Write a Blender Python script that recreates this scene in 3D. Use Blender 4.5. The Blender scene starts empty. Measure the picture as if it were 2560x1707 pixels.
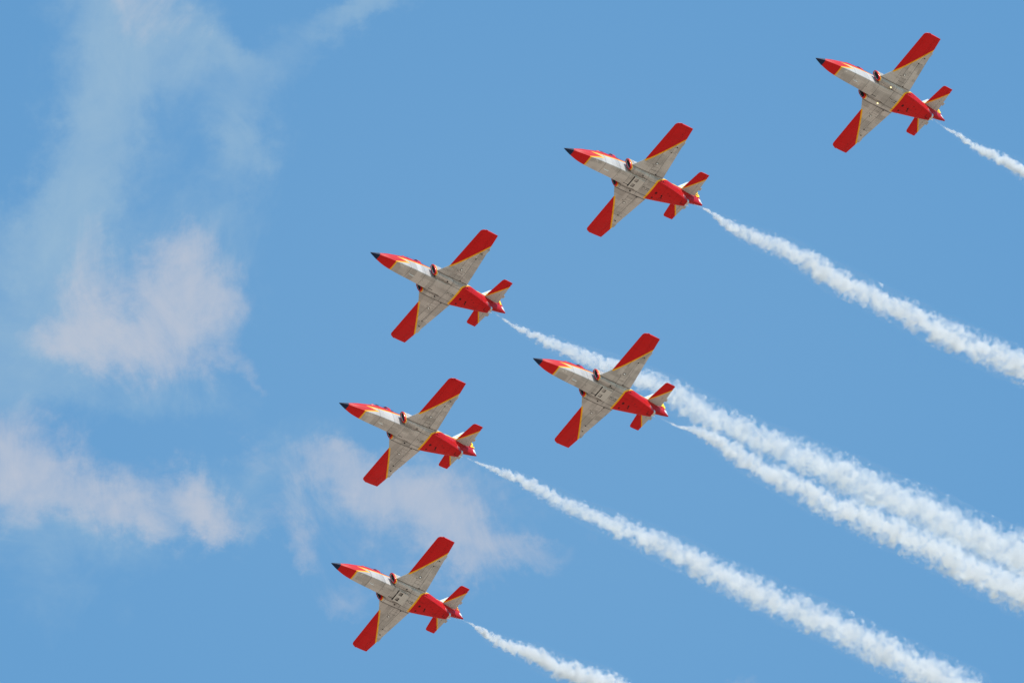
import bpy, bmesh, math, random
import numpy as np
from mathutils import Vector, Matrix, noise as mnoise

C = bpy.context.scene.collection
SC = bpy.context.scene
rad = math.radians

# ------------------------------------------------------------------ camera
ELEV = rad(40.0)                      # a long lens pointed well up into the sky
EYE = Vector((0.0, 0.0, 1.7))
FWD = Vector((0.0, math.cos(ELEV), math.sin(ELEV)))
UPV = Vector((0.0, -math.sin(ELEV), math.cos(ELEV)))
RGT = Vector((1.0, 0.0, 0.0))
LENS, SENSOR, IMG_W, IMG_H = 400.0, 36.0, 2560.0, 1707.0
FPX = LENS / SENSOR * IMG_W
cd = bpy.data.cameras.new('camera'); cam = bpy.data.objects.new('camera', cd); C.objects.link(cam)
cam.location = EYE
cam.rotation_euler = (math.pi / 2 + ELEV, 0, 0)
cd.lens = LENS; cd.sensor_width = SENSOR; cd.sensor_fit = 'HORIZONTAL'
cd.clip_start = 1.0; cd.clip_end = 60000.0
SC.camera = cam

def cam_to_world(v):
    """x right, y down, z into the scene (metres, from the eye)."""
    return RGT * v[0] - UPV * v[1] + FWD * v[2]

# ------------------------------------------------------------------ sun and sky
SUN_DIR = Vector((0.394, -0.346, 0.852)).normalized()
sun_el = math.asin(SUN_DIR.z)
sun_az = math.atan2(SUN_DIR.x, SUN_DIR.y)
ld = bpy.data.lights.new('sun', 'SUN'); ld.energy = 4.9; ld.angle = rad(0.53); ld.color = (1.0, 0.965, 0.92)
sun = bpy.data.objects.new('sun', ld); C.objects.link(sun)
sun.rotation_euler = SUN_DIR.to_track_quat('Z', 'Y').to_euler()
sun.location = (0, 0, 2000)

class X:
    """arithmetic on shader sockets, so that paint schemes can be written as formulas"""
    nt = None
    def __init__(s, v): s.v = v
    @staticmethod
    def op(name, *a, clamp=False):
        n = X.nt.nodes.new('ShaderNodeMath'); n.operation = name; n.use_clamp = clamp
        for i, b in enumerate(a):
            b = b.v if isinstance(b, X) else b
            if isinstance(b, (int, float)): n.inputs[i].default_value = float(b)
            else: X.nt.links.new(b, n.inputs[i])
        return X(n.outputs[0])
    def __add__(s, o): return X.op('ADD', s, o)
    __radd__ = __add__
    def __sub__(s, o): return X.op('SUBTRACT', s, o)
    def __rsub__(s, o): return X.op('SUBTRACT', o, s)
    def __mul__(s, o): return X.op('MULTIPLY', s, o)
    __rmul__ = __mul__
    def __truediv__(s, o): return X.op('DIVIDE', s, o)
    def __rtruediv__(s, o): return X.op('DIVIDE', o, s)
    def __neg__(s): return X.op('MULTIPLY', s, -1.0)
def xmin(a, b): return X.op('MINIMUM', a, b)
def xmax(a, b): return X.op('MAXIMUM', a, b)
def xabs(a): return X.op('ABSOLUTE', a)
def gt(a, b): return X.op('GREATER_THAN', a, b)
def xlerp(a, b, t): return a + (b - a) * t
def smooth(a, lo, hi):
    n = X.nt.nodes.new('ShaderNodeMapRange'); n.interpolation_type = 'SMOOTHSTEP'
    X.nt.links.new(a.v, n.inputs['Value'])
    n.inputs['From Min'].default_value = lo; n.inputs['From Max'].default_value = hi
    return X(n.outputs[0])
def mixcol(f, a, b):
    n = X.nt.nodes.new('ShaderNodeMix'); n.data_type = 'RGBA'
    X.nt.links.new(f.v, n.inputs['Factor'])
    for k, c in ((6, a), (7, b)):
        if isinstance(c, tuple): n.inputs[k].default_value = (*c, 1) if len(c) == 3 else c
        else: X.nt.links.new(c, n.inputs[k])
    return n.outputs[2]

# world: physical sky plus the thin high clouds of that day, laid out by direction in the sky
w = bpy.data.worlds.new('World'); SC.world = w; w.use_nodes = True
nt = w.node_tree; nt.nodes.clear(); X.nt = nt
out = nt.nodes.new('ShaderNodeOutputWorld'); bg = nt.nodes.new('ShaderNodeBackground')
sky = nt.nodes.new('ShaderNodeTexSky'); sky.sky_type = 'NISHITA'; sky.sun_disc = False
sky.sun_elevation = sun_el; sky.sun_rotation = sun_az
sky.air_density = 1.8; sky.dust_density = 0.0; sky.ozone_density = 5.0; sky.altitude = 0
SKY_STRENGTH = 0.15
bg.inputs['Strength'].default_value = SKY_STRENGTH
tc = nt.nodes.new('ShaderNodeTexCoord')
def dotv(vec, scale=1.0):
    n = nt.nodes.new('ShaderNodeVectorMath'); n.operation = 'DOT_PRODUCT'
    nt.links.new(tc.outputs['Generated'], n.inputs[0]); n.inputs[1].default_value = tuple(vec)
    return X(n.outputs['Value'])
# sky position in degrees either side of due south and above an elevation of 40 degrees
df = xmax(dotv(FWD), 0.05)
U = dotv(RGT) / df * 57.3
V = dotv(UPV) / df * 57.3
comb = nt.nodes.new('ShaderNodeCombineXYZ'); nt.links.new(U.v, comb.inputs[0]); nt.links.new(V.v, comb.inputs[1])
def sky_noise(scale, detail, rough, off, sx=1.0, sy=1.0, rot=0.0, distort=0.0, warp=None):
    m = nt.nodes.new('ShaderNodeMapping'); m.inputs['Location'].default_value = (off, off * 0.7, off * 0.3)
    m.inputs['Scale'].default_value = (sx, sy, 1); m.inputs['Rotation'].default_value = (0, 0, rad(rot))
    nt.links.new(comb.outputs[0], m.inputs['Vector'])
    n = nt.nodes.new('ShaderNodeTexNoise'); n.inputs['Scale'].default_value = scale
    n.inputs['Detail'].default_value = detail; n.inputs['Roughness'].default_value = rough; n.inputs['Distortion'].default_value = distort
    nt.links.new(m.outputs[0], n.inputs['Vector'])
    return X(n.outputs['Fac'])
DEG = 57.3 / FPX
wu = (sky_noise(1.1, 7, 0.68, 3.1) - 0.5) * 0.85
wv = (sky_noise(1.1, 7, 0.68, 9.7) - 0.5) * 0.85
Uw = U + wu; Vw = V + wv
def blob(px, py, rx, ry, rot, amp):
    """one patch of cloud; px, py, rx, ry in 1/496 degree steps, rot in degrees"""
    cx, cy = (px - 1280) * DEG, (853.5 - py) * DEG
    a = rad(rot); ca, sa = math.cos(a), math.sin(a)
    dx = Uw - cx; dy = Vw - cy
    e1 = (dx * ca + dy * sa) / (rx * DEG); e2 = (dy * ca - dx * sa) / (ry * DEG)
    r2 = e1 * e1 + e2 * e2
    return X.op('EXPONENT', -r2) * amp
soft = [(300, 60, 200, 130, 20, .40), (100, 1250, 160, 200, 90, .30), (1000, 1300, 300, 110, 0, .28), (420, 780, 260, 160, 0, .30), (480, 150, 300, 120, -30, .30), (330, 250, 230, 130, 62, .50), (230, 420, 210, 110, 72, .62), (130, 560, 140, 110, 60, .50), (60, 640, 90, 170, 90, .50), (20, 820, 90, 200, 90, .62),
        (20, 980, 80, 110, 90, .5), (560, 100, 70, 45, -35, .55), (650, 160, 170, 60, 60, .28), (840, 70, 110, 50, 35, .45), (900, 30, 120, 40, 10, .35), (640, 330, 110, 60, 65, .34), (600, 400, 90, 50, 60, .25), (480, 560, 130, 90, 50, .20),
        (600, 560, 130, 110, 20, .16), (350, 960, 260, 60, -10, .30), (150, 1500, 140, 180, 90, .26), (300, 1330, 260, 90, 0, .26), (560, 1230, 160, 80, -10, .26), (700, 1150, 160, 80, 20, .18), (1050, 1150, 260, 70, 0, .24)]
puff = [(150, 1220, 260, 130, -20, .38), (1050, 1290, 330, 140, -5, .40), (430, 1240, 170, 80, -20, .34), (60, 1050, 120, 120, 90, .30), (900, 1460, 110, 120, 80, .30), (390, 30, 100, 90, -35, .62), (555, 95, 65, 35, -45, .32), (240, 800, 120, 60, -4, .55), (330, 780, 170, 90, -4, .50), (170, 770, 90, 70, 20, .45), (220, 620, 60, 110, -12, .62), (430, 700, 110, 80, 50, .62), (520, 720, 90, 110, 60, .62), (390, 880, 160, 70, -18, .55), (560, 900, 110, 40, -16, .35), (650, 960, 60, 22, -30, .25),
        (60, 1160, 130, 90, -25, .80), (190, 1230, 170, 60, -25, .62), (320, 1300, 90, 40, -40, .40), (480, 1260, 85, 60, -35, .75), (520, 1310, 50, 35, -40, .40), (100, 1300, 90, 60, 40, .40), (620, 1160, 80, 50, -50, .30),
        (960, 1240, 190, 80, -8, .80), (1130, 1330, 140, 70, -18, .72), (850, 1200, 90, 60, 0, .40), (1330, 1370, 120, 34, -10, .40), (1180, 1420, 90, 60, -30, .50), (880, 1530, 45, 70, 70, .45), (740, 1380, 50, 38, -45, .50), (670, 1340, 60, 30, -45, .25),
        (1230, 1180, 160, 40, -25, .22), (1890, 1670, 60, 45, 30, .30), (1900, 1700, 90, 30, 0, .25)]
def total(lst, grow=1.0):
    s = None
    for b in lst:
        t = blob(b[0], b[1], b[2] * grow, b[3] * grow, b[4], b[5]); s = t if s is None else s + t
    return s
fb = sky_noise(1.3, 10, 0.66, 4.0, 1.0, 1.0, 0, 0.9)
fs = sky_noise(2.6, 9, 0.64, 7.0, 1.0, 0.62, 35, 1.2)
fw = fb * 0.55 + fs * 0.45
def veil(tot, amt, erode, tex, top):
    """thin cloud: soft cover, frayed where it is thin, mottled where it is thick"""
    cov = 1.0 - X.op('EXPONENT', -(tot * amt))
    a_ = cov * 1.25 - (1.0 - tex) * erode * (1.25 - cov)
    return smooth(a_, 0.0, 1.05) * (tex * .28 + .80) * top
ts = smooth(fw, .28, .72); tp = smooth(fb * .5 + fs * .5, .34, .66)
cs = veil(total(soft, 1.15), 1.55, .50, ts, .58)
cp = veil(total(puff, 1.08), 1.10, .52, tp, .84)
KS = 1.0 / SKY_STRENGTH
hue = nt.nodes.new('ShaderNodeMix'); hue.data_type = 'RGBA'; hue.blend_type = 'MULTIPLY'; hue.inputs['Factor'].default_value = 1.0
nt.links.new(sky.outputs[0], hue.inputs[6]); hue.inputs[7].default_value = (0.66, 1.005, 1.085, 1.0)
bx_ = U / 2.9; by_ = (V + 0.25) / 2.1
hz = X.op('EXPONENT', -(bx_ * bx_ + by_ * by_)) * .17  # pale veil painted mid-sky to imitate corners darkened by the lens
c0 = mixcol(hz, hue.outputs[2], (0.30 * KS, 0.50 * KS, 0.70 * KS))
c1 = mixcol(cs, c0, (0.40 * KS, 0.56 * KS, 0.68 * KS))
c2 = mixcol(cp, c1, (0.515 * KS, 0.56 * KS, 0.66 * KS))
nt.links.new(c2, bg.inputs['Color'])
nt.links.new(bg.outputs[0], out.inputs['Surface'])

# ------------------------------------------------------------------ exposure and render settings
vs = SC.view_settings
vs.view_transform = 'Standard'; vs.look = 'None'; vs.gamma = 1.0; vs.use_curve_mapping = False
vs.exposure = 0.0
cy = SC.cycles
cy.max_bounces = 16; cy.volume_bounces = 8; cy.diffuse_bounces = 4; cy.transparent_max_bounces = 24
cy.volume_step_rate = 1.0; cy.volume_max_steps = 256
cy.use_denoising = True
SC.render.film_transparent = False

# ------------------------------------------------------------------ helpers
def mesh_obj(name, verts, faces, mat=None, parent=None, smooth_shade=True, angle=35):
    me = bpy.data.meshes.new(name); me.from_pydata([tuple(v) for v in verts], [], faces); me.validate(); me.update()
    if mat is not None:
        for m in (mat if isinstance(mat, (list, tuple)) else [mat]): me.materials.append(m)
    o = bpy.data.objects.new(name, me); C.objects.link(o)
    bm = bmesh.new(); bm.from_mesh(me); bmesh.ops.remove_doubles(bm, verts=bm.verts, dist=1e-5)
    bmesh.ops.recalc_face_normals(bm, faces=bm.faces)
    for f in bm.faces: f.smooth = smooth_shade
    if smooth_shade:
        for e in bm.edges:
            if len(e.link_faces) == 2 and e.calc_face_angle(0) > rad(angle): e.smooth = False
    bm.to_mesh(me); bm.free()
    if parent is not None: o.parent = parent
    return o

def cr(p0, p1, p2, p3, t):
    return 0.5 * ((2 * p1) + (-p0 + p2) * t + (2 * p0 - 5 * p1 + 4 * p2 - p3) * t * t + (-p0 + 3 * p1 - 3 * p2 + p3) * t ** 3)
def resample(keys, sub):
    """Catmull-Rom through the rows of KEYS"""
    K = np.array(keys, float); o = []
    for i in range(len(K) - 1):
        a = K[max(i - 1, 0)]; b = K[i]; c = K[i + 1]; d = K[min(i + 2, len(K) - 1)]
        for j in range(sub): o.append(cr(a, b, c, d, j / sub))
    o.append(K[-1]); return np.array(o)

def loft(rings, close_ring=True, cap0=True, cap1=True):
    V, F = [], []
    n = len(rings[0])
    for r in rings: V += [tuple(p) for p in r]
    for i in range(len(rings) - 1):
        for j in range(n if close_ring else n - 1):
            k = (j + 1) % n
            F.append((i * n + j, i * n + k, (i + 1) * n + k, (i + 1) * n + j))
    if cap0: F.append(tuple(range(n)))
    if cap1: F.append(tuple((len(rings) - 1) * n + j for j in range(n)))
    return V, F

def box(cx, cy, cz, sx, sy, sz):
    v = [(cx + a * sx / 2, cy + b * sy / 2, cz + c * sz / 2) for a in (-1, 1) for b in (-1, 1) for c in (-1, 1)]
    f = [(0, 1, 3, 2), (4, 6, 7, 5), (0, 4, 5, 1), (2, 3, 7, 6), (0, 2, 6, 4), (1, 5, 7, 3)]
    return v, f
def join(*vf):
    V, F = [], []
    for v, f in vf:
        b = len(V); V += list(v); F += [tuple(i + b for i in g) for g in f]
    return V, F

def new_mat(name):
    m = bpy.data.materials.new(name); m.use_nodes = True
    m.node_tree.nodes.clear(); X.nt = m.node_tree
    o = m.node_tree.nodes.new('ShaderNodeOutputMaterial')
    p = m.node_tree.nodes.new('ShaderNodeBsdfPrincipled')
    m.node_tree.links.new(p.outputs[0], o.inputs['Surface'])
    return m, p
def coords():
    t = X.nt.nodes.new('ShaderNodeTexCoord'); s = X.nt.nodes.new('ShaderNodeSeparateXYZ')
    X.nt.links.new(t.outputs['Object'], s.inputs[0])
    return t.outputs['Object'], X(s.outputs[0]), X(s.outputs[1]), X(s.outputs[2])
def tex_noise(vec, scale, detail=3, rough=0.5, w4=None, sc3=None):
    if sc3:
        m = X.nt.nodes.new('ShaderNodeMapping'); m.inputs['Scale'].default_value = sc3
        X.nt.links.new(vec, m.inputs['Vector']); vec = m.outputs[0]
    n = X.nt.nodes.new('ShaderNodeTexNoise'); n.inputs['Scale'].default_value = scale
    n.inputs['Detail'].default_value = detail; n.inputs['Roughness'].default_value = rough
    if w4 is not None:
        n.noise_dimensions = '4D'; X.nt.links.new(w4.v, n.inputs['W'])
    X.nt.links.new(vec, n.inputs['Vector'])
    return X(n.outputs['Fac'])

RED = (0.56, 0.007, 0.008)
YEL = (0.85, 0.42, 0.015)
GREY = (0.50, 0.465, 0.435)
NAVY = (0.010, 0.020, 0.055)

def oinfo():
    n = X.nt.nodes.new('ShaderNodeObjectInfo'); return X(n.outputs['Random'])

def weathered(base_socket, vec, metal_amt=0.0):
    """multiply a paint colour by slight chalking, streaks along the airflow and repainted panels"""
    rnd = oinfo() * 40.0
    big = tex_noise(vec, 1.1, 4, 0.55, rnd)
    streak = tex_noise(vec, 1.0, 4, 0.6, rnd, (0.7, 9.0, 9.0))
    fine = tex_noise(vec, 14.0, 3, 0.6)
    k = (big - 0.5) * 0.22 + (streak - 0.5) * 0.20 + (fine - 0.5) * 0.10 + 1.0
    return k

def patches(vec, along=0.78, across=0.42):
    """rectangular repainted panels, different on each aircraft"""
    rnd = oinfo() * 9.0
    sp = X.nt.nodes.new('ShaderNodeSeparateXYZ'); X.nt.links.new(vec, sp.inputs[0])
    def cell(a_, b_, w_):
        fl = lambda q: X.op('FLOOR', q)
        cb = X.nt.nodes.new('ShaderNodeCombineXYZ')
        X.nt.links.new(fl(X(sp.outputs[0]) / a_ + rnd).v, cb.inputs[0]); X.nt.links.new(fl(X(sp.outputs[1]) / b_ + w_).v, cb.inputs[1])
        wn = X.nt.nodes.new('ShaderNodeTexWhiteNoise'); wn.noise_dimensions = '4D'
        X.nt.links.new(cb.outputs[0], wn.inputs['Vector']); X.nt.links.new((rnd + w_).v, wn.inputs['W'])
        return X(wn.outputs['Value'])
    return cell(along, across, .5) * .5 + cell(along * .55, across * 1.9, .13) * .5

def scale_col(sock, k):
    n = X.nt.nodes.new('ShaderNodeVectorMath'); n.operation = 'SCALE'
    X.nt.links.new(sock, n.inputs[0]); X.nt.links.new(k.v, n.inputs['Scale'])
    return n.outputs[0]

def finish(p, col, vec, rough=0.42, coat=0.02, lines=None, rough_noise=0.12):
    k = weathered(col, vec)
    if lines is not None: k = k * (1.0 - lines)
    X.nt.links.new(scale_col(col, k), p.inputs['Base Color'])
    r = tex_noise(vec, 5.0, 4, 0.6) * rough_noise + (rough - rough_noise / 2)
    X.nt.links.new(r.v, p.inputs['Roughness'])
    p.inputs['Specular IOR Level'].default_value = 0.15
    p.inputs['Coat Weight'].default_value = coat; p.inputs['Coat Roughness'].default_value = 0.12
    b = X.nt.nodes.new('ShaderNodeBump'); b.inputs['Strength'].default_value = 0.12; b.inputs['Distance'].default_value = 0.02
    X.nt.links.new(tex_noise(vec, 2.2, 2, 0.5).v, b.inputs['Height']); X.nt.links.new(b.outputs[0], p.inputs['Normal'])

def seam(a, c, w): return 1.0 - smooth(xabs(a - c), w * 0.4, w)      # 1 on the line a = c

def paint3(g, grey, yw=0.052):
    """g > yw grey, |g| < yw yellow, g < -yw red"""
    c = mixcol(gt(g, -yw), RED, YEL)
    return mixcol(gt(g, yw), c, grey)

# ---- fuselage and nacelle paint
def fuselage_mat(name):
    m, p = new_mat(name); vec, x, y, z = coords(); pa = xabs(y)
    dL1 = x - 2.0
    dL2 = (x - 2.0 - (z + 0.25) * 2.72) / 2.9
    dL = xmin(dL1, dL2)
    dM = (x - 3.17 + (z - 0.18) * 3.41) / 3.55
    d12 = xmax(dL, dM)
    dU = 0.40 + (x - 2.42) * 0.167 - z
    dU = xmax(dU, (x - 5.9))
    df_ = xmin(d12, dU)
    dr1 = (7.57 + xmax(z + 0.30, 0.0) * 1.5 - x) / 1.35
    dr = xmax(dr1, xmin(z - 1.10, 11.5 - x))
    g = xmin(df_, dr)
    pt = patches(vec)
    gr = mixcol(smooth(pt, .15, .85), (0.375, 0.348, 0.325), (0.53, 0.492, 0.46))
    col = paint3(g, gr)
    belly = 1.0 - smooth(z, -0.22, -0.12)
    ln = seam(x, 3.3, .03) * .42 + seam(x, 4.55, .03) * .42 + seam(x, 5.45, .025) * .35 + seam(x, 6.75, .03) * .42 + seam(pa, .60, .03) * gt(0.0, z) * gt(x, 6.5) * gt(7.6, x) * .5
    ln = ln + smooth(pa, .90, 1.03) * smooth(z, -.20, -.06) * gt(.05, z) * gt(x, 5.35) * .45  # wing root joint: seam dirt plus its shade, painted as a dark band
    ln = ln + smooth(tex_noise(vec, 2.0, 5, .65, oinfo() * 3.0, (.35, 4.0, 4.0)), .50, .75) * gt(x, 4.8) * .35
    ln = ln + seam(x, 8.6, .02) * .3 + seam(x, 9.7, .02) * .35
    slot = seam(y, 0.35, .035) * gt(x, 5.42) * gt(5.80, x) * belly
    twin = (seam(y, -0.005, .045) + seam(y, 0.12, .045)) * gt(x, 6.85) * gt(7.45, x) * belly * smooth(tex_noise(vec, 9.0, 3, .6), .38, .55)
    hatch = (seam(x, 10.32, .03) * gt(0.12, pa) + seam(y, 0.12, .03) * gt(x, 10.30) * gt(10.56, x)) * gt(.1, z) * .75
    def spot(cx, cy, r): 
        q = X.op('SQRT', (x - cx) * (x - cx) + (y - cy) * (y - cy)); return (1.0 - smooth(q, r * .6, r)) * gt(0.15, z)
    dots = spot(8.08, .04, .12) + spot(8.07, .51, .09) + spot(8.62, .10, .08) + spot(8.95, -.25, .05) + spot(8.10, -.86, .05) + spot(9.2, -.1, .035) + spot(4.64, .02, .035) + spot(1.35, -.12, .03) + spot(9.5, .22, .03)
    dash = seam(x - y * .35, 8.60, .06) * gt(y, .02) * gt(.34, y) * gt(0.0, z)
    aft = smooth(tex_noise(vec, 3.0, 5, .65, None, (.5, 3.0, 3.0)), .52, .72) * gt(x, 7.9) * .28
    soot = smooth(x, 9.8, 10.9) * .25
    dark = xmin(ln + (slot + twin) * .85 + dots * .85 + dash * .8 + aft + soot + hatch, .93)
    # small white dash aerial mark and stencils on the belly
    white = seam(y, 0.02, .035) * gt(x, 3.42) * gt(3.86, x) * belly
    st = smooth(tex_noise(vec, 16.0, 2, .6, oinfo() * 7.0), .50, .56) * gt(x, 2.36) * gt(2.74, x) * gt(-.20, y) * gt(y, -.40) * belly
    col = mixcol(xmin(white * .8 + st * .55, 1.0), col, (.80, .78, .76))
    # tiny stencilling on the tail sides
    st2 = smooth(tex_noise(vec, 22.0, 2, .6), .52, .58) * gt(x, 10.28) * gt(10.62, x) * gt(.22, z) * gt(z, .02)
    col = mixcol(xmin(st2 * .7, 1.0), col, (.80, .74, .74))
    # small coloured stencils on the side panel
    st3 = smooth(tex_noise(vec, 14.0, 2, .6), .56, .60) * gt(x, 3.9) * gt(4.9, x) * gt(.62, z) * gt(z, .15)
    col = mixcol(xmin(st3 * .45, 1.0), col, (.45, .52, .60))
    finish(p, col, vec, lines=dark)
    return m

def wing_mat():
    m, p = new_mat('wing_paint'); vec, x, y, z = coords(); pa = xabs(y)
    # paint line from (5.84, 1.77) to (7.55, 4.33): grey inboard and aft
    nx, ny = 2.56, -1.71; L = math.hypot(nx, ny)
    g = ((x - 5.84) * nx + (pa - 1.77) * ny) / L
    g = xmax(g, 1.79 - pa)
    pt = patches(vec)
    col = paint3(g, mixcol(smooth(pt, .15, .85), (0.375, 0.348, 0.325), (0.53, 0.492, 0.46)))
    def bx(x0, x1, p0, p1): return gt(x, x0) * gt(x1, x) * gt(pa, p0) * gt(p1, pa)
    def spot(cx, cp, r):
        q = X.op('SQRT', (x - cx) * (x - cx) + (pa - cp) * (pa - cp)); return 1.0 - smooth(q, r * .6, r)
    lines = seam(x, 6.62, .025) * gt(pa, 1.0) * gt(3.0, pa) * .45 + seam(x, 7.0, .02) * .25 + seam(x + pa * .02, 6.35, .02) * .22 + seam(pa, 1.04, .05) * .55  # last term paints seam dirt and crease shade along the wing root
    lines = lines + smooth(tex_noise(vec, 2.4, 5, .65, oinfo() * 3.0, (.5, 2.5, 2.5)), .52, .75) * .25
    lines = lines + (seam(pa, 1.35, .02) + seam(pa, 1.62, .02)) * gt(x, 6.62) * gt(7.15, x) * .45
    ring = (1.0 - smooth(xabs(X.op('SQRT', (x - 6.756) * (x - 6.756) + (pa - 1.895) * (pa - 1.895)) - .085), .012, .028)) * .75
    marks = smooth(tex_noise(vec, 7.0, 4, .65, oinfo() * 5.0), .60, .66) * bx(6.35, 7.2, 1.0, 2.1) * .35
    dots = spot(6.52, 1.74, .045) * .8 + spot(7.10, 1.80, .035) * .7 + spot(6.99, 4.62, .03) * .7 + spot(7.14, 4.45, .03) * .6 + spot(6.66, 3.85, .03) * .5 + spot(7.31, 3.57, .05) * .9 + spot(7.2, 3.52, .03) * .9
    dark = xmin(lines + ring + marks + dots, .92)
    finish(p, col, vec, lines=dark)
    return m

def tail_mat():
    m, p = new_mat('tailplane_paint'); vec, x, y, z = coords(); pa = xabs(y)
    dx, dp = 11.578 - 10.434, 1.778 - .375; L = math.hypot(dx, dp)
    g = ((x - 10.434) * dp - (pa - .375) * dx) / L
    col = paint3(g, (0.47, 0.44, 0.41), .042)
    q = X.op('SQRT', (x - 11.30) * (x - 11.30) + (pa - .95) * (pa - .95)); d1 = 1.0 - smooth(q, .02, .035)
    q = X.op('SQRT', (x - 11.32) * (x - 11.32) + (pa - 1.77) * (pa - 1.77)); d2 = 1.0 - smooth(q, .02, .035)
    finish(p, col, vec, lines=xmin(d1 * .85 + d2 * .7, .9))
    return m

def fin_mat():
    m, p = new_mat('fin_paint'); vec, x, y, z = coords()
    # red aft and low, grey forward with slanting yellow feathers, yellow seam between them
    g1 = (11.15 + (z - 1.5) * 0.62 - x) / 1.18
    g = xmin(g1, (z - 1.62 + (x - 10.9) * .1))
    u = z - (x - 10.4) * .29
    fr = X.op('FRACT', (u - 1.72) / .30)
    col = paint3(g, (0.55, 0.56, 0.57), .04)
    col = mixcol(gt(.36, fr) * gt(g, .04) * gt(x - (z - 1.48) * 1.08, 10.46), col, (.80, .62, .03))
    finish(p, col, vec)
    return m

def rudder_mat():
    m, p = new_mat('rudder_paint'); vec, x, y, z = coords()
    w_ = gt(x, 12.30 - 0.0) * gt(1.30, z) * gt(z, .74)
    bar = seam(x, 12.41, .022) * gt(1.16, z) * gt(z, .86)
    rgb = X.nt.nodes.new('ShaderNodeRGB'); rgb.outputs[0].default_value = (*RED, 1)
    col = mixcol(w_, rgb.outputs[0], (.80, .78, .76))
    col = mixcol(bar * w_, col, (.08, .26, .16))
    finish(p, col, vec)
    return m

def plain(name, c, rough=0.35, metallic=0.0, coat=0.2, vary=True):
    m, p = new_mat(name); vec, x, y, z = coords()
    rgb = X.nt.nodes.new('ShaderNodeRGB'); rgb.outputs[0].default_value = (*c, 1)
    finish(p, rgb.outputs[0], vec, rough, coat)
    p.inputs['Metallic'].default_value = metallic
    return m

M = {}
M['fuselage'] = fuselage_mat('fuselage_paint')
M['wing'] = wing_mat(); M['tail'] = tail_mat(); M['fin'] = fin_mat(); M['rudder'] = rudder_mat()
M['red'] = plain('red_paint', RED)
M['yellow'] = plain('yellow_paint', YEL)
M['digit'] = plain('digit_yellow', (.90, .66, .02))
M['grey'] = plain('grey_paint', GREY)
M['brake'] = plain('air_brake_paint', (.54, .51, .475))
M['white'] = plain('duct_white', (.80, .80, .80))
M['navy'] = plain('radome', NAVY, 0.55, coat=0.0)
M['black'] = plain('matt_black', (.012, .011, .012), .6, coat=0)
M['screen'] = plain('intake_screen', (.10, .12, .135), .5, coat=0)
M['metal'] = plain('jet_pipe_metal', (.55, .50, .45), .35, 0.9, 0)
M['lens'] = plain('hardpoint_cap_white', (.95, .94, .92), .3)
m, p = new_mat('lamp_off'); p.inputs['Base Color'].default_value = (.02, .02, .02, 1); p.inputs['Roughness'].default_value = .15; M['lamp_off'] = m
m, p = new_mat('lamp_lit'); p.inputs['Base Color'].default_value = (.9, .8, .5, 1); p.inputs['Emission Color'].default_value = (1, .80, .38, 1); p.inputs['Emission Strength'].default_value = 1.6; M['lamp_on'] = m
# canopy glass: thin clear shell with a blue tint and sky reflections
m, p = new_mat('canopy_glass'); nt = m.node_tree
tr = nt.nodes.new('ShaderNodeBsdfTransparent'); tr.inputs[0].default_value = (.86, .93, .98, 1)
gl = nt.nodes.new('ShaderNodeBsdfGlossy'); gl.inputs['Roughness'].default_value = .03; gl.inputs[0].default_value = (.9, .95, 1, 1)
mx = nt.nodes.new('ShaderNodeMixShader'); mx.inputs[0].default_value = .10; nt.links.new(tr.outputs[0], mx.inputs[1]); nt.links.new(gl.outputs[0], mx.inputs[2])
nt.links.new(mx.outputs[0], [n for n in nt.nodes if n.type == 'OUTPUT_MATERIAL'][0].inputs['Surface']); M['glass'] = m

# ------------------------------------------------------------------ ground far below, out of the frame, for the warm light it throws up
m, p = new_mat('dry_ground'); vec, x, y, z = coords()
n1 = tex_noise(vec, 0.004, 6, .6); n2 = tex_noise(vec, .05, 5, .6)
col = mixcol(smooth(n1 * .7 + n2 * .3, .35, .65), (.43, .325, .24), (.33, .265, .195))
X.nt.links.new(col, p.inputs['Base Color']); p.inputs['Roughness'].default_value = .95
N = 64
gv = [(0, 0, 0)] + [(30000 * math.cos(2 * math.pi * i / N), 30000 * math.sin(2 * math.pi * i / N), 0) for i in range(N)]
g = mesh_obj('ground', gv, [(0, i + 1, (i + 1) % N + 1) for i in range(N)], m); g['kind'] = 'structure'

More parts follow.
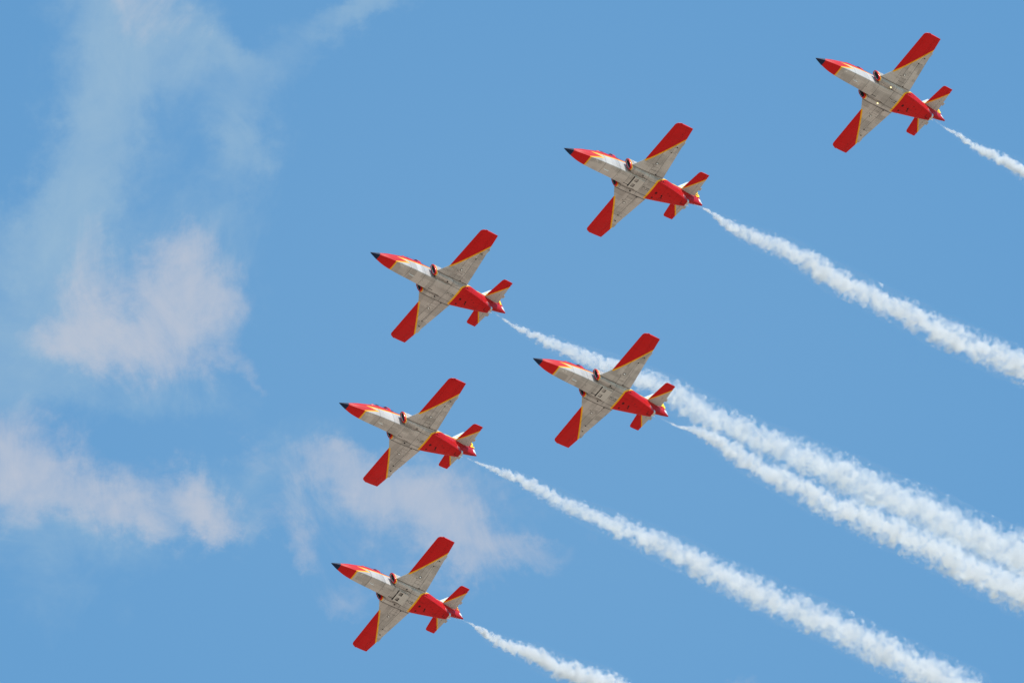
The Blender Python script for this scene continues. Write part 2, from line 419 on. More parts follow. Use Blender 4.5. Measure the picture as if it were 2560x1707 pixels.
# ------------------------------------------------------------------ aircraft shapes (x aft from the nose tip, y to starboard, z up)
# station: x, half-width of the belly chine, its z, keel z, widest half-width, its z, shoulder half-width, its z, top z
ST = [
 (0.70, .225, -.110, -.150, .255, .01, .170, .150, .205),
 (1.10, .305, -.185, -.230, .335, .03, .230, .290, .360),
 (1.50, .362, -.228, -.280, .398, .06, .280, .430, .510),
 (2.00, .402, -.250, -.305, .442, .10, .325, .580, .680),
 (2.60, .440, -.245, -.305, .480, .14, .375, .760, .860),
 (3.00, .458, -.235, -.300, .495, .16, .400, .860, .950),
 (4.00, .485, -.230, -.310, .520, .20, .420, .980, 1.07),
 (5.00, .505, -.265, -.345, .535, .22, .420, 1.04, 1.25),
 (5.60, .510, -.290, -.360, .540, .22, .420, 1.06, 1.45),
 (6.20, .515, -.310, -.370, .545, .20, .430, 1.05, 1.50),
 (6.60, .570, -.315, -.370, .620, .18, .440, 1.02, 1.50),
 (7.00, .720, -.305, -.370, .800, .12, .450, 1.00, 1.50),
 (7.40, .780, -.290, -.370, .930, .10, .470, .960, 1.48),
 (7.90, .820, -.225, -.360, .955, .12, .470, .940, 1.47),
 (8.40, .770, -.140, -.330, .900, .20, .450, .950, 1.46),
 (9.00, .665, -.080, -.270, .770, .28, .410, .960, 1.40),
 (9.50, .560, -.060, -.225, .660, .32, .370, .900, 1.20),
 (10.0, .450, -.050, -.185, .540, .34, .330, .760, .960),
 (10.4, .345, -.055, -.155, .430, .30, .300, .590, .760),
 (10.75, .235, -.070, -.130, .290, .14, .230, .330, .410),
]
def section(s):
    x, wb, zc, zk, ws, zm, wt, zs, zt = s
    k = [(0, zk), (.5 * wb, zk + .12 * (zc - zk)), (.9 * wb, zk + .42 * (zc - zk)), (wb, zc), (wb + (ws - wb) * .30, zc + (zm - zc) * .22),
         (ws, zm), (ws + (wt - ws) * .35, zm + (zs - zm) * .55), (wt, zs), (.55 * wt, zs + (zt - zs) * .75), (0, zt)]
    h = resample(k, 5)
    h[:, 0] = np.maximum(h[:, 0], 0)
    ring = [(x, a, b) for a, b in h] + [(x, -a, b) for a, b in h[-2:0:-1]]
    return ring
ST_S = resample(ST, 6)

def build_fuselage(parent):
    v, f = loft([section(s) for s in ST_S])
    # drawn-out tail cone that carries the fin, above the jet pipe
    tc_ = [(8.8, .30, .62, .98, 1.40), (9.6, .36, .52, .98, 1.43), (10.2, .36, .36, .90, 1.42), (10.8, .315, .26, .86, 1.41), (11.3, .255, .34, .84, 1.40), (11.75, .195, .44, .82, 1.34), (12.0, .155, .50, .79, 1.22), (12.25, .10, .575, .74, .98), (12.46, .05, .635, .68, .75)]
    rings = []
    for x, wd, zb, zm, zt in resample(tc_, 4):
        r = []
        for i in range(32):
            a = 2 * math.pi * i / 32; s_, c_ = math.sin(a), math.cos(a)
            zz = zm + (zt - zm) * c_ if c_ > 0 else zm + (zm - zb) * c_
            r.append((x, wd * math.copysign(abs(s_) ** .85, s_), zz))
        rings.append(r)
    v2, f2 = loft(rings)
    V_, F_ = join((v, f), (v2, f2))
    return mesh_obj('fuselage', V_, F_, M['fuselage'], parent, angle=40)

def build_nose(parent):
    base = section(ST[0]); rings = []
    for t in (0.0, .03, .08, .16, .28, .42, .58, .74, .88, 1.0):
        s = t ** .86
        rings.append([(0.70 * t, p_[1] * s, p_[2] * s) for p_ in base])
    rings[0] = [(0.0 + 0.0 * i, q[1] * .012, q[2] * .012) for i, q in enumerate(base)]
    v, f = loft(rings)
    return mesh_obj('nose_cone', v, f, M['navy'], parent, angle=50)

# canopy
CAN = [(2.72, .22, .90, .93), (3.0, .335, .93, 1.20), (3.4, .385, .96, 1.46), (3.9, .40, .98, 1.60), (4.6, .40, 1.00, 1.66), (5.2, .385, 1.02, 1.62), (5.7, .33, 1.05, 1.52), (6.0, .26, 1.10, 1.47)]
def can_ring(c, grow=0.0):
    x, wd, z0, zt = c
    r = []
    for i in range(25):
        a = math.pi * i / 24
        r.append((x, (wd + grow) * math.cos(a), z0 - .04 + (zt + grow - z0 + .04) * math.sin(a) ** .8))
    return r
def build_canopy(parent):
    CS = resample(CAN, 4)
    v, f = loft([can_ring(c) for c in CS], close_ring=False, cap0=False, cap1=False)
    o = mesh_obj('canopy', v, f, M['glass'], parent, angle=60)
    def arch(x0, x1):
        cs = [CS[np.argmin(abs(CS[:, 0] - x))] for x in (x0, x1)]
        def at(x):
            i = np.searchsorted(CS[:, 0], x) - 1; i = max(0, min(len(CS) - 2, i)); t = (x - CS[i, 0]) / (CS[i + 1, 0] - CS[i, 0])
            return CS[i] * (1 - t) + CS[i + 1] * t
        rings = []
        for x in np.linspace(x0, x1, 4): rings.append(can_ring(at(x), .018))
        inner = [can_ring(at(x), -.02) for x in (x1, x0)]
        return loft(rings + inner + [rings[0]], close_ring=False, cap0=False, cap1=False)
    for a, b in ((2.95, 3.10), (4.36, 4.62), (5.72, 6.0)):
        v, f = arch(a, b)
        mesh_obj('canopy_frame', v, f, M['red'], o, angle=40)
    sills = []
    for sgn in (1, -1):
        rr = []
        for c in CS[2:]:
            x, wd, z0, zt = c
            rr.append([(x, sgn * (wd + .022), z0 - .05), (x, sgn * (wd + .022), z0 + .035), (x, sgn * (wd - .03), z0 + .04), (x, sgn * (wd - .03), z0 - .05)])
        sills.append(loft(rr))
    v, f = join(*sills)
    mesh_obj('canopy_rail', v, f, M['red'], o, angle=30)
    # seats inside
    for sx, sz in ((3.72, 1.0), (4.98, 1.06)):
        a = box(sx, 0, sz + .15, .14, .40, .55); b = box(sx - .02, 0, sz + .46, .20, .26, .16)
        mesh_obj('ejection_seat', *join(a, b), M['black'], parent, smooth_shade=False)
    return o

# lifting surfaces ------------------------------------------------------
def foil(t_, n=15):
    """chord fractions and half thickness of a rounded symmetric section"""
    cs = [.5 * (1 - math.cos(math.pi * i / n)) for i in range(n + 1)]
    return [(c, 5 * t_ * (.2969 * math.sqrt(c) - .126 * c - .3516 * c * c + .2843 * c ** 3 - .1030 * c ** 4)) for c in cs]

def wing_geo(p):
    """leading edge x, trailing edge x, chord plane z and thickness ratio at span station p"""
    if p < 1.0: le = 5.42 - max(p - .96, 0) * 5.0
    elif p < 1.8: le = 5.21 + (p - 1.0) * (5.81 - 5.21) / .8
    else: le = 5.81 + (p - 1.8) * (6.03 - 5.81) / (5.04 - 1.8)
    if p > 5.02:
        t = min((p - 5.02) / .275, 1.0); le += .34 * (1 - math.sqrt(max(0, 1 - t * t)))
    te = 7.95 - (p - 1.0) * (7.95 - 7.45) / 4.29
    z = .332 + (p - 5.3) * .0875
    th = .115 if p > 1.8 else .115 * (7.86 - 5.81) / max(te - le, .1)
    return le, te, z, th
def tail_geo(p):
    le = 10.44 + (p - .35) * (10.715 - 10.44) / 1.65
    if p > 1.98:
        t = min((p - 1.98) / .18, 1.0); le += .13 * (1 - math.sqrt(max(0, 1 - t * t)))
    te = 11.68 - (p - .3) * (11.68 - 11.55) / 1.85
    return le, te, .99 + (p - .4) * .022, .09

def slab(geo, ps, x0, x1, sgn, n=10, tfun=None):
    """closed solid of a lifting surface between x limits x0(p)..x1(p) (None: edge of the surface)"""
    rings = []
    for p in ps:
        le, te, z, th = geo(p); ch = te - le
        a = 0.0 if x0 is None else (x0(p) - le) / ch
        b = 1.0 if x1 is None else (x1(p) - le) / ch
        cs = [a + (b - a) * (.5 * (1 - math.cos(math.pi * i / n)) if x0 is None else i / n) for i in range(n + 1)]
        def hth(c):
            c = max(c, 0); return max(5 * th * ch * (.2969 * math.sqrt(c) - .126 * c - .3516 * c * c + .2843 * c ** 3 - .1015 * c ** 4), .004)
        up = [(le + c * ch, sgn * p, z + hth(c) * 1.15 - (1 - c) * .0) for c in cs]
        lo = [(le + c * ch, sgn * p, z - hth(c) * .85) for c in cs]
        if x0 is None: ring = up + lo[:0:-1]
        else: ring = up + lo[::-1]
        rings.append(ring)
    return loft(rings)

def frange(a, b, n): return [a + (b - a) * i / n for i in range(n + 1)]
def hinge_w(p): return 7.227 - (p - 1.076) * (7.227 - 7.14) / 2.0
def build_wing(sgn, parent):
    G = .012
    a = slab(wing_geo, [.45, .96, 1.0, 1.05], None, None, sgn, 16)
    b = slab(wing_geo, frange(1.05, 1.8, 4), None, hinge_w, sgn, 16)
    b2 = slab(wing_geo, frange(1.8, 3.10, 4), None, hinge_w, sgn, 16)
    h2 = lambda p: hinge_w(p) + .03
    c = slab(wing_geo, frange(3.10, 5.0, 6), None, h2, sgn, 16)
    d = slab(wing_geo, [5.0, 5.04, 5.1, 5.15, 5.2, 5.24, 5.27, 5.29, 5.295], None, None, sgn, 16)
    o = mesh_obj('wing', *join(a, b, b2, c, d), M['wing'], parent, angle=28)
    f = slab(wing_geo, frange(1.05 + G, 3.10 - G, 6), lambda p: hinge_w(p) + .034, None, sgn, 6)
    mesh_obj('flap', *f, M['wing'], o, angle=28)
    al = slab(wing_geo, frange(3.10 + G * .4, 5.0 - G * .5, 6), lambda p: h2(p) + .014, None, sgn, 6)
    # balance tab jutting past the trailing edge
    z = wing_geo(3.95)[2]
    tb = box(7.605, sgn * 3.97, z, .10, .36, .018)
    mesh_obj('aileron', *join(al, tb), M['wing'], o, angle=28)
    # hinge fairings
    for pp, xx in ((1.10, 7.24), (3.06, 7.15), (3.57, 7.31)):
        zz = wing_geo(pp)[2]; mesh_obj('hinge_fairing', *box(xx, sgn * pp, zz - .05, .10, .035, .07), M['black'], o, smooth_shade=False)
    # round cap under the wing
    zc_ = wing_geo(1.895)[2] - .115
    rr = []
    for r_, dz in ((.052, .03), (.052, 0), (.036, -.022), (.002, -.03)):
        rr.append([(6.756 + r_ * math.cos(2 * math.pi * i / 16), sgn * 1.895 + r_ * math.sin(2 * math.pi * i / 16), zc_ + dz) for i in range(16)])
    mesh_obj('hardpoint_cap', *loft(rr), M['lens'], o)
    # wing-tip light
    rr = []
    for t in range(7):
        a_ = math.pi * t / 6; r_ = .035 * math.sin(a_) + .002
        rr.append([(6.45 - .10 * math.cos(a_), sgn * (5.30 + r_ * math.cos(2 * math.pi * i / 12)), .335 + r_ * math.sin(2 * math.pi * i / 12)) for i in range(12)])
    mesh_obj('tip_light', *loft(rr), M['red'], o)
    return o

def build_tailplane(sgn, parent):
    hx = lambda p: 11.30
    a = slab(tail_geo, frange(.12, 1.95, 6), None, hx, sgn, 14)
    b = slab(tail_geo, [1.95, 1.99, 2.04, 2.08, 2.12, 2.145, 2.155], None, None, sgn, 14)
    o = mesh_obj('tailplane', *join(a, b), M['tail'], parent, angle=28)
    e = slab(tail_geo, frange(.26, 1.94, 6), lambda p: 11.318, None, sgn, 6)
    t = box(11.70, sgn * .90, 1.0, .14, .24, .016)
    mesh_obj('elevator', *join(e, t), M['tail'], o, angle=28)
    return o

def fin_ring(z, x0, x1, th=.085):
    ch = x1 - x0; up, lo = [], []
    for i in range(15):
        c = .5 * (1 - math.cos(math.pi * i / 14))
        h_ = max(5 * th * ch * (.2969 * math.sqrt(c) - .126 * c - .3516 * c * c + .2843 * c ** 3 - .1015 * c ** 4), .004)
        up.append((x0 + c * ch, h_, z)); lo.append((x0 + c * ch, -h_, z))
    return up + lo[:0:-1]
def build_fin(parent):
    def le(z): return 10.31 + (z - 1.48) * 1.08
    def te(z): return 12.50 - (z - .7) * .028
    def hg(z): return 12.02 + (z - 1.0) * .06
    v, f = loft([fin_ring(z, max(le(z), 9.9), hg(z) - .012, .075) for z in (1.18, 1.3, 1.48, 1.7, 1.9, 2.1, 2.3, 2.5, 2.62)] +
                [fin_ring(z, le(z) + dx, hg(z) - .012, .06) for z, dx in ((2.66, 0), (2.75, .0), (2.85, .0))])
    # tip cap carries on over the rudder
    v2, f2 = loft([fin_ring(z, le(z) + dx, te(z) - d2, .05) for z, dx, d2 in ((2.86, 0, 0), (2.93, .01, .01), (2.975, .05, .03), (2.995, .12, .08))])
    o = mesh_obj('fin', *join((v, f), (v2, f2)), M['fin'], parent, angle=35)
    rr = []
    for z in frange(.72, 2.845, 8):
        a = hg(z) + .006; b = te(z); hw = .075 - (z - .7) * .012
        rr.append([(a, hw, z), (a + (b - a) * .5, hw * .55, z), (b, .006, z), (b, -.006, z), (a + (b - a) * .5, -hw * .55, z), (a, -hw, z)])
    r = mesh_obj('rudder', *loft(rr), M['rudder'], parent, angle=35)
    return o, r

# nacelles: x, inner y, outer y, bottom z, top z
NAC = [(5.10, .625, 1.015, -.250, .76), (5.45, .63, 1.03, -.262, .78), (5.9, .625, 1.035, -.278, .76), (6.4, .58, 1.025, -.308, .68), (6.9, .44, .99, -.34, .54), (7.4, .30, .965, -.32, .38), (7.9, .25, .93, -.25, .22), (8.3, .2, .86, -.16, .1)]
def nac_ring(n_, sgn, grow=0.0, N_=36):
    x, yi, yo, zb, zt = n_
    yc, zc_ = (yi + yo) / 2, (zb + zt) / 2; a_, b_ = (yo - yi) / 2 + grow, (zt - zb) / 2 + grow
    r = []
    for i in range(N_):
        t = 2 * math.pi * i / N_; c, s = math.cos(t), math.sin(t)
        ex = .72 if c > 0 else .55            # round outboard, flat against the body
        r.append((x, sgn * (yc + a_ * math.copysign(abs(c) ** ex, c)), zc_ + b_ * math.copysign(abs(s) ** .85, s)))
    return r
def build_nacelle(sgn, parent):
    NS = resample(NAC, 5)
    lipx = 5.215
    body = [n_ for n_ in NS if n_[0] > lipx + .06]
    v, f = loft([nac_ring(n_, sgn) for n_ in body], cap0=False)
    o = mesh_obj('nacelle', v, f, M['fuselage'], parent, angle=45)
    def at(x):
        i = max(0, min(len(NS) - 2, np.searchsorted(NS[:, 0], x) - 1)); t = (x - NS[i, 0]) / (NS[i + 1, 0] - NS[i, 0])
        q = NS[i] * (1 - t) + NS[i + 1] * t; q[0] = x; return q
    # red lip: outside, rounded nose, inside
    base = at(5.10)
    prof = [(lipx, .004), (5.17, .012), (5.13, .006), (5.105, -.009), (5.092, -.026), (5.10, -.045), (5.14, -.056)]
    rings = []
    for x, gr in prof:
        q = at(max(x, 5.10)).copy(); q[0] = x; rings.append(nac_ring(q, sgn, gr))
    v, f = loft(rings, cap0=False, cap1=False)
    lip = mesh_obj('intake_lip', v, f, M['red'], o, angle=60)
    rings = [nac_ring(at(x), sgn, .005) for x in (lipx, lipx + .03, body[0][0])]
    v, f = loft(rings, cap0=False, cap1=False)
    mesh_obj('lip_stripe', v, f, M['yellow'], lip, angle=60)
    rings = []
    for x, gr in ((5.14, -.056), (5.17, -.060), (5.19, -.063)):
        q = at(x).copy(); q[0] = x; rings.append(nac_ring(q, sgn, gr))
    v, f = loft(rings, cap0=False, cap1=False)
    mesh_obj('duct', v, f, M['white'], o, angle=60)
    rings = []
    for x, gr in ((5.19, -.063), (5.26, -.07), (5.75, -.13)):
        q = at(x).copy(); q[0] = x; rings.append(nac_ring(q, sgn, gr))
    v, f = loft(rings, cap0=False, cap1=True)
    mesh_obj('duct_screen', v, f, M['screen'], o, angle=60)
    # landing lamp under the nacelle
    rr = []
    for r_, dz in ((.05, .05), (.05, 0), (.034, -.02), (.002, -.028)):
        rr.append([(6.32 + r_ * math.cos(2 * math.pi * i / 16), sgn * .74 + r_ * math.sin(2 * math.pi * i / 16), -.338 + dz) for i in range(16)])
    mesh_obj('landing_lamp', *loft(rr), M['lamp_off'], o)
    return o

def build_jet_pipe(parent):
    rings = []
    for x, r_ in ((10.70, .262), (10.84, .255), (10.93, .246), (10.935, .232), (10.80, .222), (10.5, .21)):
        rings.append([(x, r_ * math.cos(2 * math.pi * i / 32), .13 + r_ * math.sin(2 * math.pi * i / 32)) for i in range(32)])
    v, f = loft(rings, cap0=False)
    o = mesh_obj('jet_pipe', v, f, M['metal'], parent, angle=50)
    # white smoke injector tube under the pipe
    rr = [[(x, .03 + .016 * math.cos(2 * math.pi * i / 10), -.145 + (x - 10.8) * -.12 + .016 * math.sin(2 * math.pi * i / 10)) for i in range(10)] for x in (10.72, 11.02)]
    mesh_obj('smoke_pipe', *loft(rr), M['lens'], parent)
    return o

def build_air_brake(parent, opened):
    """belly panel with two square openings, hinged at its front edge; OPENED in degrees"""
    x0, x1 = 5.87, 6.70; hw = .44; th = .03
    xs = [0, .10, .36, x1 - x0]; ys = [-hw, -.38, -.12, .08, .34, hw]
    V_, F_ = [], []
    holes = {(1, 1), (1, 3)}; shade_faces = []
    def quad(a, b, c, d):
        n = len(V_); V_.extend([a, b, c, d]); F_.append((n, n + 1, n + 2, n + 3))
    for i in range(3):
        for j in range(5):
            if (i, j) in holes:
                # recessed floor; the four walls go black to paint in the hole's shade
                xa, xb, ya, yb = xs[i], xs[i + 1], ys[j], ys[j + 1]
                quad((xa, ya, th + .07), (xb, ya, th + .07), (xb, yb, th + .07), (xa, yb, th + .07))
                for (p_, q_) in (((xa, ya), (xb, ya)), ((xb, ya), (xb, yb)), ((xb, yb), (xa, yb)), ((xa, yb), (xa, ya))):
                    shade_faces.append(len(F_)); quad((p_[0], p_[1], -th), (q_[0], q_[1], -th), (q_[0], q_[1], th + .07), (p_[0], p_[1], th + .07))
                continue
            for z in (-th, th):
                quad((xs[i], ys[j], z), (xs[i + 1], ys[j], z), (xs[i + 1], ys[j + 1], z), (xs[i], ys[j + 1], z))
    L_ = x1 - x0
    for (p_, q_) in (((0, -hw), (L_, -hw)), ((L_, -hw), (L_, hw)), ((L_, hw), (0, hw)), ((0, hw), (0, -hw))):
        quad((p_[0], p_[1], -th), (q_[0], q_[1], -th), (q_[0], q_[1], th), (p_[0], p_[1], th))
    a = rad(opened)
    V2 = [(x0 + x * math.cos(a) + z * math.sin(a), y, -.372 - x * math.sin(a) + z * math.cos(a)) for x, y, z in V_]
    o = mesh_obj('air_brake', V2, F_, [M['brake'], M['black']], parent, smooth_shade=False)
    for i in shade_faces: o.data.polygons[i].material_index = 1
    # dark hinge slot and recess behind the holes
    s1 = box(x0 - .045, 0, -.350, .055, .90, .06)
    holes_ = [box(x0 + .30 * math.cos(a), yy, -.372 - .30 * math.sin(a) - th * 0 , .07, .20, .012) for yy in (-.25, .21)]
    mesh_obj('hinge_slot', *join(s1), M['black'], o, smooth_shade=False)
    return o

def build_details(parent):
    # belly blade aerial, pitot probe at the nose side, small drains
    v, f = loft([[(3.46 + a * .0, .018 + b, c) for a, b, c in ((0, -.012, 0), (0, .012, 0))] * 1 + [(3.84, .018, -.30)]] * 1) if False else box(3.65, .02, -.335, .36, .022, .09)
    mesh_obj('belly_aerial', v, f, M['white'], parent, smooth_shade=False)
    mesh_obj('belly_strake', *box(7.15, .06, -.385, .55, .035, .03), M['grey'], parent, smooth_shade=False)
    mesh_obj('belly_strake', *box(7.25, -.06, -.38, .35, .03, .025), M['grey'], parent, smooth_shade=False)

def mesh_from_text(ch):
    cu = bpy.data.curves.new('digit', 'FONT'); cu.body = ch; cu.size = 1.0; cu.extrude = .006; cu.offset = .035
    cu.align_x = 'CENTER'; cu.align_y = 'CENTER'
    o = bpy.data.objects.new('digit_tmp', cu); C.objects.link(o)
    bpy.context.view_layer.update()
    dg = bpy.context.evaluated_depsgraph_get()
    me = bpy.data.meshes.new_from_object(o.evaluated_get(dg)); bpy.data.objects.remove(o)
    me.name = 'tail_number'; me.materials.clear(); me.materials.append(M['digit'])
    co = np.array([v.co[:] for v in me.vertices]); lo, hi = co.min(0), co.max(0)
    for v in me.vertices: v.co.x -= (lo[0] + hi[0]) / 2; v.co.y -= (lo[1] + hi[1]) / 2
    return me, hi[1] - lo[1]

def add_number(rudder, ch):
    me, hgt = mesh_from_text(ch)
    for side in (-1, 1):
        o = bpy.data.objects.new('tail_number', me); C.objects.link(o); o.parent = rudder
        s = .60 / hgt
        # reads forward-to-aft on port (side -1), aft-to-forward on starboard
        ax = Vector((1, 0, 0)) if side == -1 else Vector((-1, 0, 0))
        slope = Vector((0, 0, 1)); nrm = Vector((0, side, 0))
        Rm = Matrix((ax, slope, nrm)).transposed().to_4x4()
        o.matrix_local = Matrix.Translation((12.28, side * .062, 1.70)) @ Matrix.Rotation(side * rad(4.6), 4, 'Z') @ Matrix.Rotation(0, 4, 'X') @ Rm @ Matrix.Diagonal((s * .92, s, 1, 1))

def build_jet():
    root = bpy.data.objects.new('jet_aircraft', None); C.objects.link(root)
    root.empty_display_size = 2.0
    build_fuselage(root); build_nose(root); build_canopy(root)
    for s in (-1, 1):
        build_wing(s, root); build_nacelle(s, root); build_tailplane(s, root)
    build_fin(root); build_jet_pipe(root); build_details(root)
    return root

def copy_tree(o, parent=None):
    c = o.copy(); C.objects.link(c)
    if parent is not None: c.parent = parent
    for ch in list(o.children): copy_tree(ch, c)
    return c

# attitude (columns aft, port, up in camera axes) and place of the nose tip of each aircraft, metres from the lens
POSES = {
    'p1': ([[0.75535, 0.61082, -0.23735], [0.36671, -0.69417, -0.6194], [0.54311, -0.38083, 0.74834]], [-9.745, -6.122, 781.596]),
    'p5': ([[0.77505, 0.58999, -0.22629], [0.33998, -0.69121, -0.63769], [0.53264, -0.41731, 0.7363]], [3.519, -13.122, 772.814]),
    'p3': ([[0.76661, 0.59414, -0.24354], [0.35682, -0.7095, -0.60769], [0.53384, -0.37896, 0.75591]], [1.42, 1.144, 781.382]),
    'p2': ([[0.7765, 0.59109, -0.21832], [0.33708, -0.68239, -0.64863], [0.53238, -0.43007, 0.72912]], [-12.045, 4.253, 791.646]),
    'p6': ([[0.75499, 0.5922, -0.28159], [0.36047, -0.73353, -0.57618], [0.54777, -0.3335, 0.76728]], [-12.696, 15.511, 798.073]),
    'p7': ([[0.74393, 0.60192, -0.29027], [0.36263, -0.72847, -0.58122], [0.5613, -0.32713, 0.76021]], [20.67, -19.293, 775.019]),
}
JETS = {
    'p7': ('3', None, True, 'red and grey jet with two small yellow lamps lit on its belly, highest of six'),
    'p5': ('5', 3, False, 'red and grey jet second from the top, its smoke trail above the other long ones'),
    'p1': ('1', None, False, 'red and grey jet numbered 1 on its rudder, heading the broadest smoke trail'),
    'p3': ('4', 3, False, 'red and grey jet crossing in front of the smoke trail of the jet numbered 1'),
    'p2': ('2', None, False, 'red and grey jet with a yellow number 2 on its rudder'),
    'p6': ('6', 13, False, 'red and grey jet numbered 6 with open belly air brake, lowest of the six'),
}
proto = build_jet()
jets = {}
for i, key in enumerate(['p1', 'p2', 'p3', 'p5', 'p6', 'p7']):
    o = proto if i == 0 else copy_tree(proto)
    jets[key] = o
for key, o in jets.items():
    num, brake, lit, label = JETS[key]
    Rm, t = POSES[key]; A = np.array(Rm)
    ex = cam_to_world(A[:, 0]); ep = cam_to_world(A[:, 1]); ez = cam_to_world(A[:, 2])
    pos = EYE + cam_to_world(t)
    o.matrix_world = Matrix.Translation(pos) @ Matrix((ex, -ep, ez)).transposed().to_4x4()
    o['label'] = label; o['category'] = 'jet aircraft'; o['group'] = 'aerobatic jets flying in formation'
    rud = [c for c in o.children if c.name.startswith('rudder')][0]
    add_number(rud, num)
    if brake: build_air_brake(o, brake)
    if lit:
        for nc in [c for c in o.children if c.name.startswith('nacelle')]:
            for c in nc.children:
                if c.name.startswith('landing_lamp'):
                    c.data = c.data.copy(); c.data.materials[0] = M['lamp_on']; c['label'] = 'lit yellow landing lamp'

# ------------------------------------------------------------------ smoke trails
def px_point(u, v, depth):
    return EYE + cam_to_world(((u - 1280) / FPX * depth, (v - 853.5) / FPX * depth, depth))
# centre line (sky position) and width of each trail, from young to old smoke
TRAILS = {
 'p7': [(2365, 321, 6), (2388, 333, 12), (2417, 352, 15), (2445, 372, 22), (2485, 389, 28), (2520, 406, 32), (2552, 426, 36), (2600, 455, 42)],
 'p5': [(1763, 523, 6), (1785, 538, 14), (1827, 566, 30), (1897, 597, 42), (1984, 634, 50), (2089, 698, 62), (2193, 747, 60), (2333, 819, 66), (2437, 866, 70), (2542, 910, 73), (2640, 957, 78)],
 'p1': [(1262, 800, 6), (1290, 817, 15), (1347, 846, 28), (1400, 867, 36), (1454, 890, 44), (1521, 914, 52), (1615, 955, 60), (1660, 972, 66), (1722, 1010, 72), (1802, 1053, 70), (1900, 1098, 76), (2010, 1145, 80), (2105, 1185, 86), (2193, 1229, 92), (2281, 1264, 96), (2369, 1308, 100), (2457, 1352, 104), (2560, 1393, 112), (2640, 1432, 116)],
 'p3': [(1680, 1059, 6), (1722, 1071, 16), (1775, 1092, 34), (1829, 1126, 50), (1900, 1170, 54), (1988, 1214, 66), (2076, 1260, 68), (2164, 1295, 76), (2252, 1335, 82), (2340, 1373, 86), (2428, 1423, 92), (2545, 1473, 98), (2640, 1518, 102)],
 'p2': [(1190, 1155, 6), (1220, 1166, 12), (1280, 1191, 26), (1340, 1218, 34), (1400, 1253, 42), (1460, 1280, 44), (1520, 1305, 52), (1610, 1344, 60), (1700, 1386, 66), (1800, 1437, 70), (1897, 1482, 74), (1994, 1524, 76), (2091, 1565, 78), (2188, 1618, 80), (2285, 1663, 84), (2382, 1707, 88), (2440, 1735, 90)],
 'p6': [(1173, 1557, 5), (1194, 1570, 13), (1221, 1589, 24), (1258, 1608, 31), (1295, 1624, 38), (1327, 1632, 45), (1368, 1654, 52), (1404, 1670, 50), (1441, 1684, 56), (1496, 1701, 60), (1560, 1735, 64)],
}
TL = {
 'p7': 'short thin white smoke trail leaving the frame behind the highest jet',
 'p5': 'white smoke trail behind the second highest jet, above all the other long trails',
 'p1': 'broad billowing white smoke trail behind the jet numbered 1, passing behind another jet',
 'p3': 'white smoke trail running close below the broadest trail and merging with its edge',
 'p2': 'long white smoke trail crossing open sky from the jet numbered 2',
 'p6': 'short white smoke trail behind the lowest jet with the open air brake',
}
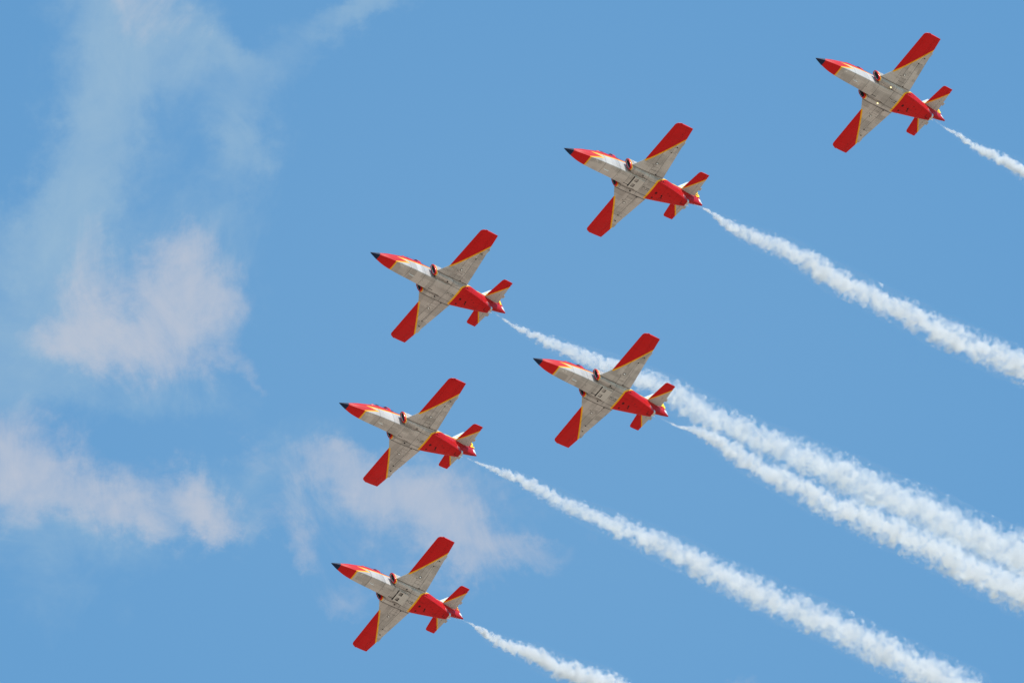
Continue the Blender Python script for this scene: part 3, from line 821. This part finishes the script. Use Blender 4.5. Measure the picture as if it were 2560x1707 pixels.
def smoke_material(name, length, rc, yc, rmax, seed, lead):
    m = bpy.data.materials.new(name); m.use_nodes = True; nt = m.node_tree; nt.nodes.clear(); X.nt = nt
    out = nt.nodes.new('ShaderNodeOutputMaterial')
    vec, x, y, z = coords()
    def curve(pts, lo, hi):
        n = nt.nodes.new('ShaderNodeFloatCurve'); c = n.mapping.curves[0]
        pts = [((a) / length, (b - lo) / (hi - lo)) for a, b in pts]
        c.points[0].location = pts[0]; c.points[1].location = pts[-1]
        for p_ in pts[1:-1]: c.points.new(*p_)
        n.mapping.update()
        nt.links.new((x / length).v, n.inputs['Value'])
        return X(n.outputs[0]) * (hi - lo) + lo
    R_ = xmax(curve(rc, 0.0, rmax), .03)
    Yc = curve(yc, -1.5, 1.5)
    dy = y - Yc
    r = X.op('SQRT', dy * dy + z * z)
    q = r / R_
    # billows: noise coordinates pushed outward, larger lumps as the trail widens
    mp = nt.nodes.new('ShaderNodeMapping'); mp.inputs['Location'].default_value = (seed * 13.7, seed * 5.1, seed * 3.3); mp.inputs['Scale'].default_value = (1.0, 1.0, 1.0)
    nt.links.new(vec, mp.inputs['Vector'])
    def nz(scale, detail, rough, dist=.3):
        n = nt.nodes.new('ShaderNodeTexNoise'); n.inputs['Scale'].default_value = scale; n.inputs['Detail'].default_value = detail
        n.inputs['Roughness'].default_value = rough; n.inputs['Distortion'].default_value = dist
        nt.links.new(mp.outputs[0], n.inputs['Vector']); return n
    n1 = nz(2.2, 4.0, .60)
    # rounded puffs, their cells stirred by the turbulence
    wv_ = nt.nodes.new('ShaderNodeVectorMath'); wv_.operation = 'MULTIPLY_ADD'
    nt.links.new(n1.outputs['Color'], wv_.inputs[0]); wv_.inputs[1].default_value = (.55, .55, .55); nt.links.new(mp.outputs[0], wv_.inputs[2])
    def puffs(scale):
        v = nt.nodes.new('ShaderNodeTexVoronoi'); v.feature = 'SMOOTH_F1'; v.inputs['Smoothness'].default_value = .35
        v.inputs['Scale'].default_value = scale; v.inputs['Detail'].default_value = 1.0; v.inputs['Roughness'].default_value = .5; v.normalize = False
        nt.links.new(wv_.outputs[0], v.inputs['Vector']); return 1.0 - X(v.outputs['Distance'])
    big = smooth(R_, .35, 1.0)
    pf = xlerp(puffs(2.4), puffs(1.25), big)
    n0 = nz(.62, 1.0, .5, .2)
    d = (1.10 - q) * 1.30 + (X(n1.outputs['Fac']) - 0.5) * xlerp(2.3, 2.3, big) + (pf - 0.50) * xlerp(1.1, 1.25, big) + (X(n0.outputs['Fac']) - 0.5) * xlerp(.5, .75, big)
    dens = smooth(d, 0.0, .75) * (10.0 / (R_ + .45))
    # thin hot streak before the oil smoke condenses
    dens = dens * (smooth(x, lead - .35, lead + .25) * .9 + .10)
    # stay inside the cloud's own skin
    dens = dens * (1.0 - smooth(q, 1.22, 1.34))
    vp = nt.nodes.new('ShaderNodeVolumePrincipled')
    vp.inputs['Color'].default_value = (.835, .85, .862, 1); vp.inputs['Anisotropy'].default_value = 0.2
    nt.links.new(dens.v, vp.inputs['Density'])
    nt.links.new(vp.outputs[0], out.inputs['Volume'])
    # faint diffuse surface added so the skin counts as more than a volume
    tr = nt.nodes.new('ShaderNodeBsdfTransparent'); df_ = nt.nodes.new('ShaderNodeBsdfDiffuse'); df_.inputs[0].default_value = (.8, .8, .8, 1)
    mx = nt.nodes.new('ShaderNodeMixShader'); mx.inputs[0].default_value = .012
    nt.links.new(tr.outputs[0], mx.inputs[1]); nt.links.new(df_.outputs[0], mx.inputs[2]); nt.links.new(mx.outputs[0], out.inputs['Surface'])
    m.cycles.volume_step_rate = STEP
    return m

STEP = 1.0
for ti, (key, pts) in enumerate(TRAILS.items()):
    Rm, t = POSES[key]; aft = np.array(Rm)[:, 0]
    jp = np.array(Rm) @ np.array([10.9, 0, .13]) + np.array(t)        # jet pipe in camera axes
    P3, W3 = [], []
    pts = [(1280 + FPX * jp[0] / jp[2], 853.5 + FPX * jp[1] / jp[2], 2.6)] + pts
    for (u, v, wd) in pts:
        # distance down the trail such that the air of the trail lies along the flight path
        s = (u - 1280) / FPX
        k = (s * jp[2] - jp[0]) / (aft[0] - s * aft[2])
        depth = jp[2] + k * aft[2]
        P3.append(px_point(u, v, depth)); W3.append(wd * depth / FPX / 2 * (1.06 if key in ('p1', 'p3') else 1.09))
    a, b = P3[0], P3[-1]
    ex = (b - a).normalized(); ey = UPV - ex * UPV.dot(ex); ey.normalize(); ez = ex.cross(ey)
    L_ = (b - a).length
    xs = [(p_ - a).dot(ex) for p_ in P3]; ys = [(p_ - a).dot(ey) for p_ in P3]
    rmax = max(W3) * 1.05
    mat = smoke_material('smoke_' + 'abcdef'[ti], L_, list(zip(xs, W3)), list(zip(xs, ys)), rmax, ti + 1, xs[1])
    # skin of the cloud
    n_ = int(L_ / .22); rings = []
    for i in range(n_ + 1):
        x = L_ * i / n_
        R_ = float(np.interp(x, xs, W3)); yc = float(np.interp(x, xs, ys))
        ring = []
        for j in range(28):
            th = 2 * math.pi * j / 28; q = Vector((x, math.cos(th) * R_, math.sin(th) * R_))
            nz = mnoise.fractal(q * 1.3 + Vector((ti * 9, 0, 0)), 1.0, 2.0, 3)
            rr = R_ * (1.22 + .16 * nz) + .02
            ring.append((x, yc + rr * math.cos(th), rr * math.sin(th)))
        rings.append(ring)
    v, f = loft(rings)
    o = mesh_obj('smoke_trail', v, f, mat, None)
    o.matrix_world = Matrix.Translation(a) @ Matrix((ex, ey, ez)).transposed().to_4x4()
    o['label'] = TL[key]; o['category'] = 'smoke trail'; o['group'] = 'smoke trails behind the jets'
